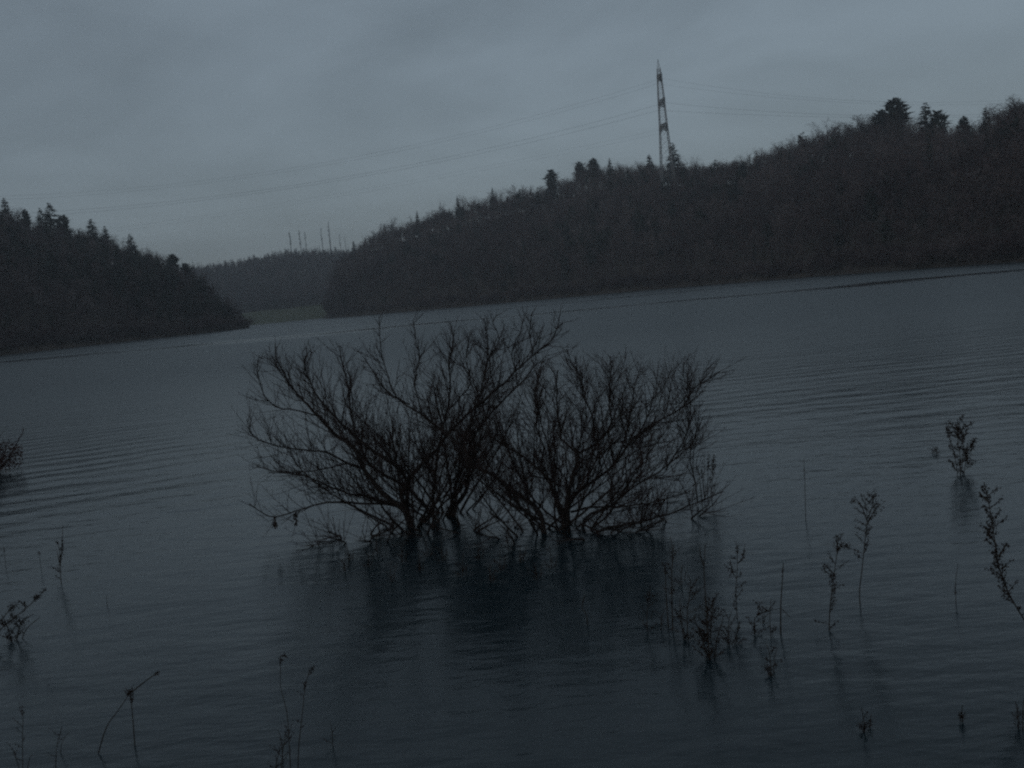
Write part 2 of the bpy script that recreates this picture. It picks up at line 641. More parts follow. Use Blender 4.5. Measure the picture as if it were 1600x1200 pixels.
def wood(name, label, spots):
    """many trees that read as one mass: one joined mesh"""
    Vs, Ts, Ms, To, off = [], [], [], [], 0
    for (x, y, z, proto, sc, rot) in spots:
        V, T, M = proto
        c, s = math.cos(rot), math.sin(rot)
        P = V * sc
        P = np.stack([P[:, 0] * c - P[:, 1] * s + x, P[:, 0] * s + P[:, 1] * c + y, P[:, 2] + z], -1)
        To.append(np.full(len(V), np.clip(0.5 + 0.24 * RNG.normal() + 0.26 * vnoise(np.array(x), np.array(y), 38.0, 4), 0, 1)))
        Vs.append(P); Ts.append(T + off); Ms.append(M); off += len(V)
    me = mesh_np(name, np.concatenate(Vs), np.concatenate(Ts), [M_BARE, M_BARK, M_CONI_W], np.concatenate(Ms))
    at_ = me.attributes.new('tone', 'FLOAT', 'POINT')
    at_.data.foreach_set('value', np.concatenate(To).astype(np.float32))
    print(name, len(spots), 'trees', len(me.polygons), 'triangles')
    tag(link(name, me), label, 'woodland', kind='stuff')


def scatter(x0, x1, y0, y1, step, accept):
    out = []
    y = y0
    while y < y1:
        x = x0
        while x < x1:
            px_, py_ = x + rnd(-.45, .45) * step, y + rnd(-.45, .45) * step
            if accept(px_, py_):
                out.append((px_, py_))
            x += step
        y += step
    return out


random.seed(5)


def in_left(x, y):
    t_ = x / y
    if t_ > T_LEDGE - 0.002 or t_ < -0.66:
        return False
    ys, yr, e = left_params(np.array(t_))
    return ys + 1 < y < yr + 14


def in_right(x, y):
    t_ = x / y
    if t_ < T_REDGE + 0.002 or t_ > 0.66:
        return False
    ys, yr, e = right_params(np.array(t_))
    return ys + 1 < y < yr + 14


def in_far(x, y):
    t_ = x / y
    return -0.34 < t_ < -0.02 and 1068 < y < FAR_RIDGE + 22


def fill(pts, bare, coni, shrub_band, pc, zs=1.0, patch=60.0, params=None):
    out = []
    for x, y in pts:
        z = float(height(x, y))
        if z < 0.05:
            continue
        if abs(x / y - T_PYL) * y < 6.0 and 578 < y < 624:      # the cleared ground at the pylon's feet
            continue
        c = vnoise(np.array(x), np.array(y), patch, 3)
        is_c = rnd(0, 1) < pc * (1.0 + 1.8 * float(c))
        proto = random.choice(coni if is_c else bare)
        edge = 1.0
        if params is not None:
            ys, yr, e = params(np.array(x / y))
            d = y - float(ys)
            edge = 0.55 + 0.45 * min(1.0, d / 30.0)
            tips = (float(e) * y + CAM_H - z) / 19.0     # never taller than the skyline seen in the photograph
            edge = min(edge, max(0.2, tips * rnd(.85, 1.15)))
        out.append((x, y, z - 0.3, proto, zs * edge * rnd(0.75, 1.1), rnd(0, 6.28)))
    return out


def shore_fringe(tab_t, tab_d, t0, t1, n):
    out = []
    for i in range(n):
        t_ = t0 + (t1 - t0) * (i + rnd(0, 1)) / n
        y = float(np.interp(t_, tab_t, tab_d)) + rnd(-0.5, 6)
        x = t_ * y
        z = float(height(x, y))
        out.append((x, y, max(z, 0.0) - 0.25, random.choice(LOW_SHRUB), rnd(0.6, 1.25), rnd(0, 6.28)))
    return out


pl = fill(scatter(-420, -60, 200, 660, 5.6, in_left), LOW_BARE, LOW_CONI + LOW_PINE, None, 0.26, params=left_params)
pl += shore_fringe(lt, ld, -0.62, T_LEDGE - 0.003, 260)
wood('hillside_wood', 'dark reddish bare wood covering the steep hill that ends in a point at the water', pl)
pr = fill(scatter(-190, 420, 190, 980, 5.7, in_right), LOW_BARE, LOW_CONI + LOW_PINE, None, 0.13, params=right_params)
pr += shore_fringe(rt, rd, T_REDGE + 0.003, 0.62, 420)
wood('lakeside_wood', 'long brown bare wood on the high hill under the pylon, down to the lake', pr)
pf = fill(scatter(-440, -20, 1068, FAR_RIDGE + 24, 8.0, in_far), FAR_BARE, FAR_CONI, None, 0.15, zs=1.18, patch=110.0)
for i in range(420):
    t_ = -0.34 + 0.32 * (i + rnd(0, 1)) / 420
    y = FAR_RIDGE + rnd(-40, 6)
    pf.append((t_ * y, y, float(height(t_ * y, y)) - 0.3, random.choice(LOW_SHRUB), rnd(1.1, 2.2), rnd(0, 6.28)))
wood('distant_wood', 'grey hazy wood on the low far ridge behind the pale meadow', pf)

# ---- single trees standing on the skylines
HI_BARE = []
for s in range(6):
    a, c = bare_tree(13, 900, 0.06, 16.0, 4.8, 100 + s)
    HI_BARE.append((a.mesh('trunk', [M_BARK]), c.mesh('crown', [M_BARE1]), 16.0))
HI_SPRUCE = []
for s in range(3):
    a, c = conifer(22, 20.0, 4.6, 120 + s, per=9)
    HI_SPRUCE.append((a.mesh('trunk', [M_BARK]), c.mesh('crown', [M_CONI]), 20.0))
HI_PINE = []
for s in range(3):
    a, c = conifer(17, 18.0, 3.5, 140 + s, pine=True, per=18)
    HI_PINE.append((a.mesh('trunk', [M_BARK]), c.mesh('crown', [M_CONI]), 18.0))


def stand_tree(name, label, group, protos, px, py, Y, wide=1.0, minh=6.0):
    """plant a tree so that its top stands on the photographed skyline"""
    if protos is HI_SPRUCE:
        wide *= 1.35
    p = at(px, py, Y)
    z = float(height(p.x, Y))
    hgt = max(minh, p.z - z)
    tm, cm, h0 = random.choice(protos)
    o = thing(name, label, 'tree', (p.x, Y, z), group)
    s = hgt / h0
    o.scale = (s * wide, s * wide, s)
    o.rotation_euler = (0, 0, rnd(0, 6.28))
    link('trunk', tm, o)
    link('crown', cm, o)
    return o


def left_Y(px, py):
    return float(left_params(np.array(t_of(px, py)))[1])


def right_Y(px, py):
    return float(right_params(np.array(t_of(px, py)))[1])


random.seed(21)
marked = []
for px, py, protos, nm, lab, wd in [
    (6, 310, HI_SPRUCE, 'spruce_tree', 'dark spruce on the skyline cut by the left edge of the photo', 1.3),
    (38, 329, HI_PINE, 'pine_tree', 'small dark tree on the skyline between the edge spruce and the twin conifers', 0.8),
    (62, 326, HI_SPRUCE, 'spruce_tree', 'left of the twin pointed conifers on the skyline of the left hill', 1.0),
    (76, 318, HI_SPRUCE, 'spruce_tree', 'right and taller of the twin pointed conifers on the left hill skyline', 1.25),
    (97, 338, HI_PINE, 'pine_tree', 'round topped dark pine just right of the twin conifers on the left hill', 1.2),
    (142, 343, HI_SPRUCE, 'spruce_tree', 'broad dark spruce midway down the left hill skyline', 1.35),
    (163, 354, HI_SPRUCE, 'spruce_tree', 'short spruce right beside the broad spruce midway down the left hill', 1.1),
    (203, 366, HI_SPRUCE, 'spruce_tree', 'dark conifer where the left hill skyline drops steeply', 1.2),
    (268, 399, HI_PINE, 'pine_tree', 'flat topped dark pine above the lower end of the left hill', 1.25),
    (290, 413, HI_PINE, 'pine_tree', 'small dark pine beside the flat topped pine on the left hill end', 1.1),
]:
    stand_tree(nm, lab, 'conifers on the left hill skyline', protos, px, py, left_Y(px, py + 12), wd, 8.0)
    marked.append(px)
for px, py, protos, nm, lab, wd in [
    (552, 377, HI_SPRUCE, 'spruce_tree', 'dark conifer at the foot of the long right ridge beside the thin bare trunks', 1.0),
    (600, 350, HI_SPRUCE, 'spruce_tree', 'small conifer low on the long right ridge', 1.0),
    (651, 330, HI_SPRUCE, 'spruce_tree', 'narrow conifer on the lower third of the right ridge', 0.8),
    (714, 307, HI_SPRUCE, 'spruce_tree', 'thin spruce spike on the right ridge left of the broader spruce', 0.7),
    (769, 294, HI_SPRUCE, 'spruce_tree', 'dense spruce rising midway along the right ridge', 0.95),
    (860, 267, HI_PINE, 'pine_tree', 'lone upright pine with a round head standing clear of the right ridge', 1.1),
    (905, 254, HI_PINE, 'pine_tree', 'dark pine between the lone upright pine and the round dark tree', 1.0),
    (926, 250, HI_PINE, 'pine_tree', 'round dark evergreen left of the pylon hilltop', 1.35),
    (952, 247, HI_SPRUCE, 'spruce_tree', 'narrow conifer just right of the round dark evergreen', 0.8),
    (1014, 242, HI_SPRUCE, 'spruce_tree', 'conifer just left of the pylon foot', 1.3),
    (1050, 224, HI_SPRUCE, 'spruce_tree', 'tall pointed spruce touching the right side of the pylon', 1.35),
    (1397, 157, HI_PINE, 'pine_tree', 'largest dark pine crowning the hill on the right', 1.45),
    (1375, 174, HI_PINE, 'pine_tree', 'dark pine leaning on the left of the largest pine', 1.2),
    (1446, 162, HI_SPRUCE, 'spruce_tree', 'dark spruce right of the largest pine on the right hill', 1.3),
    (1466, 176, HI_PINE, 'pine_tree', 'lower pine on the right flank of the dark spruce', 1.1),
    (1540, 169, HI_SPRUCE, 'spruce_tree', 'spruce before the final rise near the right edge', 1.0),
    (1505, 186, HI_PINE, 'pine_tree', 'low pine in the dip near the right edge', 1.0),
]:
    stand_tree(nm, lab, 'conifers on the right ridge', protos, px, py, right_Y(px, py + 14), wd, 8.0)
    marked.append(px)


def interp_sil(tab, px):
    return float(np.interp(px, [p[0] for p in tab], [p[1] for p in tab]))


px = 2.0
while px < 375:
    py = interp_sil(L_SIL, px) + random.choice((rnd(-7, 5), rnd(-13, 3)))
    Y = left_Y(px, py) + rnd(-8, 6)
    stand_tree('bare_tree', 'leafless tree in the row along the left hill skyline', 'leafless trees along the left hill skyline',
               HI_BARE, px, py, Y, rnd(.9, 1.25), 5.0)
    px += rnd(6.0, 9.5)
px = 520.0
while px < 1600:
    if 1033 < px < 1046:
        px = 1046.0
    py = interp_sil(R_SIL, px) + random.choice((rnd(-6, 5), rnd(-15, 3)))
    Y = right_Y(px, py) + rnd(-8, 6)
    stand_tree('bare_tree', 'leafless tree in the row along the right ridge skyline', 'leafless trees along the right ridge skyline',
               HI_BARE, px, py, Y, rnd(.8, 1.55), 6.0)
    px += rnd(7.0, 11.5)
for px, py, lab, wd in [(1291, 183, 'rounded pale leafless tree rising left on the crest of the right hill', 1.5),
                        (1352, 170, 'wide leafless tree left of the largest pine', 1.5),
                        (1572, 149, 'tall leafless tree on the last rise near the right edge', 1.5),
                        (1594, 143, 'leafless tree cut by the right edge on the highest rise', 1.3),
                        (1220, 215, 'leafless tree where the right hill steps up', 1.4)]:
    stand_tree('bare_tree', lab, 'large leafless trees on the right hill crest', HI_BARE, px, py, right_Y(px, py), wd, 8.0)
for px, py, lab, wd in [(236, 384, 'wide leafless tree beside the flat topped pine on the left hill', 1.3),
                        (318, 430, 'leafless tree at the lower end of the left hill', 1.1)]:
    stand_tree('bare_tree', lab, 'large leafless trees on the left hill', HI_BARE, px, py, left_Y(px, py), wd, 8.0)
px = 285.0
while px < 548:
    py = interp_sil(F_SIL, px) + rnd(-5, 4)
    stand_tree('bare_tree', 'small hazy leafless tree on the far ridge skyline', 'leafless trees along the far ridge skyline',
               HI_BARE[:3], px, py, FAR_RIDGE + rnd(-25, 5), rnd(.9, 1.3), 12.0)
    px += rnd(6.0, 10.0)


# tall thin trunks left standing above the far ridge
def thin_trunk(px, py0, py1, label, tuft, wid):
    Y = FAR_RIDGE - 12
    top = at(px, py0, Y)
    z = float(height(top.x, Y))
    o = thing('thin_tree', label, 'tree', (top.x, Y, z), 'tall thin trunks above the far ridge')
    hgt = top.z - z
    m = MB()
    m.tube([Vector((0, 0, -.5)), Vector((rnd(-.3, .3), 0, hgt * .5)), Vector((rnd(-.6, .6), 0, hgt))], [wid, wid * .8, wid * .4], 5)
    link('trunk', m.mesh('trunk', [M_BARK]), o)
    c = MB()
    for i in range(tuft):
        z_ = hgt * rnd(0.55, 1.0)
        a = rnd(0, 6.28)
        d = Vector((math.cos(a), math.sin(a), rnd(-.3, .4)))
        p = Vector((0, 0, z_))
        ln = rnd(.9, 2.6)
        sd = d.cross(Vector((0, 0, 1))) * 0.3
        c.tri(p - sd * .5, p + sd, p + d * ln, 0)
        c.tri(p + Vector((0, 0, .3)), p - Vector((0, 0, .5)), p + d * ln * .9, 0)
    link('crown', c.mesh('crown', [M_CONI]), o)


thin_trunk(452, 362, 382, 'leftmost of the tall thin trunks over the far ridge, with a ragged top', 46, 0.55)
thin_trunk(467, 360, 380, 'thin ragged trunk second from the left over the far ridge', 46, 0.55)
thin_trunk(476, 363, 382, 'short thin trunk right beside the second ragged trunk', 24, 0.4)
thin_trunk(501, 356, 386, 'thin bare trunk just left of the tallest one over the far ridge', 18, 0.5)
thin_trunk(512, 346, 388, 'tallest thin trunk over the far ridge, a dark straight pole', 14, 0.75)
thin_trunk(530, 366, 384, 'short thin trunk right of the tallest pole over the far ridge', 12, 0.45)
thin_trunk(538, 368, 384, 'rightmost and faintest thin trunk over the far ridge', 10, 0.4)

# ------------------------------------------------------------------ the power pylon and its lines
PY_Y = 612.0
p_top = at(1026, 92, PY_Y)
p_foot = at(1043.5, 282, PY_Y)
PX = p_foot.x
pz0 = float(height(PX, PY_Y))
p_foot.z = min(p_foot.z, pz0)
pyl = thing('power_pylon', 'tall steel lattice pylon seen end on, standing on the wooded ridge', 'pylon', (PX, PY_Y, p_foot.z))
H = p_top.z - p_foot.z
LEV = [H * 0.875, H * 0.685, H * 0.505]      # three crossarm levels


def half_w(z):
    return np.interp(z, [0, H * .5, H * .9, H], [4.0, 2.1, 1.2, 0.12])


for sx in (-1, 1):
    for sy in (-1, 1):
        m = MB()
        zz = [-1.0, H * .25, H * .5, H * .75, H * .93]
        m.tube([Vector((sx * half_w(z), sy * half_w(z), z)) for z in zz], [0.32, 0.30, 0.26, 0.22, 0.16], 4)
        link('leg', m.mesh('leg', [M_STEEL]), pyl)
m = MB()
m.tube([Vector((0, 0, H * .9)), Vector((0, 0, H))], [0.22, 0.08], 4)
for sx in (-1, 1):
    m.tube([Vector((sx * half_w(H * .93), 0, H * .93)), Vector((0, 0, H))], [0.12, 0.06], 4)
link('peak', m.mesh('peak', [M_STEEL]), pyl)
m = MB()
zs = [0.0]
while zs[-1] < H * .9:
    zs.append(zs[-1] + max(2.2, 1.9 * half_w(zs[-1])))
for a, c in zip(zs[:-1], zs[1:]):
    for f in range(4):
        def cor(k, z):
            s = [(-1, -1), (1, -1), (1, 1), (-1, 1)][k % 4]
            return Vector((s[0] * half_w(z), s[1] * half_w(z), z))
        m.tube([cor(f, a), cor(f + 1, c)], [.07, .07], 3, cap=False)
        m.tube([cor(f + 1, a), cor(f, c)], [.07, .07], 3, cap=False)
        m.tube([cor(f, c), cor(f + 1, c)], [.07, .07], 3, cap=False)
link('bracing', m.mesh('bracing', [M_STEEL]), pyl)
ARM = [8.0, 12.5, 9.5]
for z, ar in zip(LEV, ARM):
    m = MB()
    for s in (-1, 1):
        w0 = half_w(z)
        tip = Vector((0, s * ar, z))
        for sx in (-1, 1):
            m.tube([Vector((sx * w0, s * w0, z)), tip], [.30, .22], 4)
            m.tube([Vector((sx * w0, s * w0, z - 3.6)), tip], [.26, .2], 4)
            for k in range(8):
                u0, u1 = k / 8, (k + 1) / 8
                a0 = Vector((sx * w0, s * w0, z)).lerp(tip, u0)
                b1 = Vector((sx * w0, s * w0, z - 3.6)).lerp(tip, u1)
                c0 = Vector((-sx * w0, s * w0, z)).lerp(tip, u1)
                m.tube([a0, b1], [.2, .2], 3, cap=False)
                m.tube([a0, c0], [.2, .2], 3, cap=False)
    link('crossarm', m.mesh('crossarm', [M_STEEL]), pyl)
    for s in (-1, 1):
        for q in (0.97, 0.55):
            k = MB()
            pts = [Vector((0, s * ar * q, z - .1 - 3.0 * i / 8)) for i in range(9)]
            k.tube(pts, [0.10 if i % 2 else 0.26 for i in range(9)], 6)
            link('insulator', k.mesh('insulator', [M_INSUL]), pyl)
# concrete footings
for sx in (-1, 1):
    for sy in (-1, 1):
        m = MB()
        m.tube([Vector((sx * 4.03, sy * 4.03, -3)), Vector((sx * 4.03, sy * 4.03, 0.4))], [.7, .6], 8)
        link('footing', m.mesh('footing', [M_BARK]), pyl)


def cable(points, yk, attach, end_px, label, r):
    """fit a sagging span through the photographed points, in the vertical plane of the line"""
    base = Vector((PX, PY_Y + yk, 0))
    slope = 0.10
    S, Z = [], []
    for px_, py_ in points:
        a, b_, c = ray(px_, py_)
        # intersect ray with plane y = base.y + slope*(|x-base.x|)
        sg = -1 if px_ < 1030 else 1
        k = (base.y - sg * slope * base.x) / (b_ - sg * slope * a)
        S.append(a * k - base.x)
        Z.append(CAM_H + c * k)
    S, Z = np.array(S), np.array(Z)
    dz = Z - attach
    A = np.stack([S, S * S], -1)
    co = np.linalg.lstsq(A, dz, rcond=None)[0]
    sg = -1 if points[-1][0] < 1030 else 1
    s1 = end_px
    pts = []
    for i in range(41):
        s_ = s1 * i / 40
        pts.append(Vector((s_, sg * slope * s_, co[0] * s_ + co[1] * s_ * s_)))
    m = MB()
    m.tube(pts, [r] * len(pts), 4)
    o = link('power_cable', m.mesh('power_cable', [M_CABLE]), None, (base.x, base.y, attach))
    tag(o, label, 'cable', 'power cables of the pylon')


zf = p_foot.z
L1 = [(1021, 133), (969, 147), (837, 178), (706, 213), (575, 243), (444, 262), (300, 285), (100, 302)]
L2 = [(1021, 166), (969, 177), (837, 211), (772, 229), (662, 255), (531, 280), (400, 298), (200, 320), (95, 330)]
L3 = [(1021, 200), (900, 226), (790, 250), (660, 282), (530, 305), (400, 325), (250, 345)]
R1 = [(1060, 131), (1130, 141), (1225, 149), (1337, 154), (1562, 158)]
R2 = [(1060, 163), (1187, 174), (1262, 178), (1400, 180), (1600, 176)]
for (z, ar, ptsL, ptsR, nm, dy) in ((LEV[0], ARM[0], L1, R1, 'upper', -17), (LEV[1], ARM[1], L2, R2, 'middle', -1), (LEV[2], ARM[2], L3, None, 'lower', 6)):
    for s, side in ((-1, 'nearer'), (1, 'farther')):
        att = zf + z - 3.1
        off = 0 if s < 0 else 5
        shift = [(px_, py_ + off) for px_, py_ in ptsL]
        cable(shift, s * ar * .97, att, -560, '%s sagging cable of the %s pair running left from the pylon' % (side, nm), {'upper': .034, 'middle': .046, 'lower': .022}[nm])
        if ptsR:
            shift = [(px_, py_ + off) for px_, py_ in ptsR]
            cable(shift, s * ar * .97, att, 420, '%s cable of the %s pair running right from the pylon' % (side, nm), {'upper': .034, 'middle': .046, 'lower': .022}[nm])


# ------------------------------------------------------------------ the flooded bushes
def catmull(pts, step):
    out = []
    n = len(pts)
    for i in range(n - 1):
        p0, p1, p2, p3 = pts[max(i - 1, 0)], pts[i], pts[i + 1], pts[min(i + 2, n - 1)]
        k = max(2, int((p2 - p1).length / step))
        for j in range(k):
            u = j / k
            out.append(0.5 * ((2 * p1) + (p2 - p0) * u + (2 * p0 - 5 * p1 + 4 * p2 - p3) * u * u +
                              (3 * p1 - p0 - 3 * p2 + p3) * u ** 3))
    out.append(pts[-1])
    return out


UP = Vector((0, 0, 1))


ZCAP = [9.0]        # how tall the bush at hand stands above the water


def grow(p, d, length, seg, wig, trop):
    pts = [p.copy()]
    d = d.normalized()
    n = max(2, int(length / seg))
    for i in range(n):
        d = (d + rv(wig) + UP * trop).normalized()
        p = p + d * (length / n)
        if p.z < 0.02:
            p.z = 0.02
        if p.z > ZCAP[0] * rnd(.93, 1.06) and i > 1:
            break
        pts.append(p.copy())
    return pts


TWIG_COUNT = [0]


def twig_set(mb, pts, r, spacing, lmax, depth, up=0.22):
    """twigs along a branch, each with twiglets of its own"""
    run = rnd(0, spacing)
    total = sum((b_ - a).length for a, b_ in zip(pts[:-1], pts[1:]))
    done = 0.0
    side = random.choice((-1, 1))
    for a, c in zip(pts[:-1], pts[1:]):
        seg = (c - a)
        sl = seg.length
        if sl < 1e-6:
            continue
        tg = seg / sl
        while run < sl:
            u = (done + run) / total
            p = a + tg * run
            x = tg.cross(rv()).normalized()
            d = tg * rnd(.45, 1.0) + x * rnd(.35, .95) + UP * rnd(0.0, .55)
            ln = lmax * rnd(.35, 1.0) * (1.05 - 0.62 * u)
            tw = grow(p, d, ln, 0.075, 0.06, up * 0.28)
            rr = r * rnd(.6, 1.0)
            n = len(tw)
            mb.tube(tw, [rr * (1 - .62 * i / (n - 1)) for i in range(n)], 3, cap=False)
            TWIG_COUNT[0] += 1
            if depth > 0:
                twig_set(mb, tw, rr * .72, spacing * rnd(.8, 1.5), ln * .42, depth - 1, up)
            run += spacing * rnd(.6, 1.5)
        run -= sl
        done += sl


def bush(label, stems, seed, shoots, cap):
    ZCAP[0] = cap
    random.seed(seed)
    base_pts = [on_water(*s['px'][0]) for s in stems if s.get('root', True)]
    c = sum(base_pts, Vector()) / len(base_pts)
    o = thing('bare_bush', label, 'bush', (c.x, c.y, 0), 'leafless bushes standing in the flood')
    tw = MB()
    count = [0]

    def add_stem(pts, r0, r1, gap, frm, blen, thin=1.0):
        n = len(pts)
        mb = MB()
        rad = [r1 + (r0 - r1) * (1 - i / (n - 1)) ** 1.15 for i in range(n)]
        mb.tube(pts, rad, 6)
        so = link('stem', mb.mesh('stem', [M_TWIG], True), o)
        total = sum((b_ - a).length for a, b_ in zip(pts[:-1], pts[1:]))
        nb = max(3, int(total / gap))
        for j in range(nb):
            u = frm + (0.97 - frm) * (j + rnd(0, 1)) / nb
            i = min(n - 2, int(u * (n - 1)))
            p, tg = pts[i], (pts[i + 1] - pts[i]).normalized()
            x = tg.cross(rv()).normalized()
            d = tg * rnd(.4, .9) + x * rnd(.45, 1.0) + UP * rnd(.1, .7)
            ln = rnd(.45, 1.1) * blen * (1.12 - .78 * u)
            br = grow(p, d, ln, 0.08, 0.06, 0.045)
            r = min(rad[i] * .65, rnd(.007, .0115))
            k = len(br)
            bk = MB()
            bk.tube(br, [r * (1 - .6 * q / (k - 1)) for q in range(k)], 4, cap=False)
            if count[0] < 290:
                link('branch', bk.mesh('branch', [M_TWIG]), so)
            else:
                tw.tube(br, [r * (1 - .6 * q / (k - 1)) for q in range(k)], 3, cap=False)
            count[0] += 1
            twig_set(tw, br, 0.0056, 0.078 * thin, 0.85, 1)
        twig_set(tw, pts[int(n * .35):], 0.0058, 0.082 * thin, 0.85, 1)

    for st in stems:
        y0 = st.get('y0') or on_water(*st['px'][0]).y
        dy = st.get('dy', rnd(-.9, .9))
        n = len(st['px'])
        pts = []
        for i, (px_, py_) in enumerate(st['px']):
            u = i / (n - 1)
            pts.append(at(px_, py_, y0 + dy * u) - o.location)
        if st.get('root', True):
            pts[0].z = -0.25
        pts = catmull(pts, 0.09)
        for q in pts[1:-1]:
            q += rv(0.006)
        r0, r1 = st.get('r', (0.036, 0.007))
        r0, r1 = r0 * 0.85, r1 * 1.25
        add_stem(pts, r0, r1, st.get('gap', 0.17), st.get('from', 0.2), st.get('len', 0.95))
    # slender shoots that fan out of the stools
    for (cx, cy, cnt, reach, top) in shoots:
        c0 = on_water(cx, cy) - o.location
        for i in range(cnt):
            a = 6.283 * (i + rnd(.1, .9)) / cnt
            p = c0 + Vector((math.cos(a) * rnd(0, .35), math.sin(a) * rnd(0, .35), -.1))
            d = Vector((math.cos(a) * reach * rnd(.5, 1.0), math.sin(a) * reach * rnd(.4, .9), top * rnd(.25, .95)))
            ln = min(d.length * .85, top * 1.15)
            pts = grow(p, d, ln, .09, .045, .016)
            add_stem(pts, rnd(.012, .021), .0045, .24, .2, .75 if top > 1 else .42, 1.7)
    t_o = link('twigs', tw.mesh('twigs', [M_THIN]), o)
    t_o['kind'] = 'stuff'
    print(label, 'branches', count[0], 'twigs', TWIG_COUNT[0], len(tw.f))
    return o


LEFT_STEMS = [
    dict(px=[(644, 824), (641, 812), (630, 795), (605, 777), (585, 755), (567, 730), (555, 702), (522, 677), (500, 652), (475, 627), (460, 610), (442, 580), (432, 560), (430, 536)], dy=0.5, r=(.060, .006)),
    dict(px=[(641, 822), (638, 806), (629, 785), (629, 767), (637, 755), (622, 730), (617, 725), (585, 706), (545, 672), (525, 652), (500, 625), (482, 592), (475, 582), (477, 556)], dy=-0.6, r=(.050, .006)),
    dict(px=[(636, 800), (634, 765), (635, 752), (660, 725), (682, 702), (697, 680), (730, 650), (760, 622), (790, 597), (812, 573), (840, 550), (865, 527), (872, 505), (876, 490)], dy=0.2, r=(.042, .005), root=False, y0=14.2),
    dict(px=[(674, 806), (667, 794), (652, 778), (637, 762), (600, 742), (575, 722), (560, 690), (548, 650), (545, 610), (536, 575), (531, 540)], dy=1.0, r=(.038, .006)),
    dict(px=[(678, 808), (676, 782), (680, 750), (682, 720), (686, 697), (695, 655), (704, 610), (701, 570), (708, 530), (703, 505)], dy=0.9, r=(.040, .006)),
    dict(px=[(702, 808), (709, 796), (720, 780), (732, 755), (732, 725), (733, 705), (737, 685), (752, 665), (780, 632), (800, 612), (824, 588), (840, 566)], dy=0.3, r=(.046, .006)),
    dict(px=[(697, 806), (706, 785), (714, 750), (718, 720), (722, 690), (740, 650), (752, 610), (760, 570), (762, 530), (756, 497)], dy=-0.7, r=(.030, .005)),
    dict(px=[(630, 797), (605, 787), (585, 787), (535, 785), (500, 787), (470, 797), (452, 802), (432, 807), (410, 802), (390, 787)], dy=-0.5, r=(.024, .005), root=False, y0=14.3, len=.45, gap=.24),
    dict(px=[(632, 795), (617, 787), (572, 775), (547, 772), (515, 760), (480, 745), (450, 740), (420, 738)], dy=0.4, r=(.026, .005), root=False, y0=14.2, len=.6),
    dict(px=[(567, 732), (540, 722), (510, 707), (465, 702), (425, 695), (395, 680), (385, 655)], dy=-0.8, r=(.022, .004), root=False, y0=14.5, len=.6, gap=.22),
    dict(px=[(560, 728), (535, 725), (500, 735), (472, 737), (432, 737), (402, 728)], dy=0.8, r=(.018, .004), root=False, y0=14.3, len=.5, gap=.22),
    dict(px=[(500, 650), (480, 645), (455, 640), (430, 635), (412, 615), (402, 580), (405, 555)], dy=-.3, r=(.014, .004), root=False, y0=14.6, len=.4, gap=.25),
    dict(px=[(640, 632), (620, 620), (607, 590), (598, 560), (594, 525), (592, 495)], dy=0.2, r=(.014, .004), root=False, y0=14.0, len=.5, gap=.2),
    dict(px=[(660, 650), (648, 600), (655, 560), (650, 530), (646, 500)], dy=0.3, r=(.014, .004), root=False, y0=14.2, len=.5, gap=.18),
    dict(px=[(772, 605), (765, 560), (780, 530), (770, 505), (776, 492)], dy=-0.1, r=(.012, .004), root=False, y0=14.3, len=.5, gap=.18),
    dict(px=[(805, 577), (800, 545), (812, 520), (818, 497)], dy=0.1, r=(.012, .004), root=False, y0=14.3, len=.45, gap=.18),
    dict(px=[(832, 555), (828, 520), (831, 488)], dy=0.1, r=(.011, .004), root=False, y0=14.35, len=.4, gap=.18),
    dict(px=[(700, 640), (735, 600), (728, 560), (735, 520)], dy=-0.4, r=(.013, .004), root=False, y0=14.6, len=.5, gap=.16),
    dict(px=[(575, 850), (560, 852), (540, 856), (522, 852), (500, 862), (482, 848)], dy=-.1, r=(.014, .004), root=False, y0=13.3, len=.3, gap=.22),
]
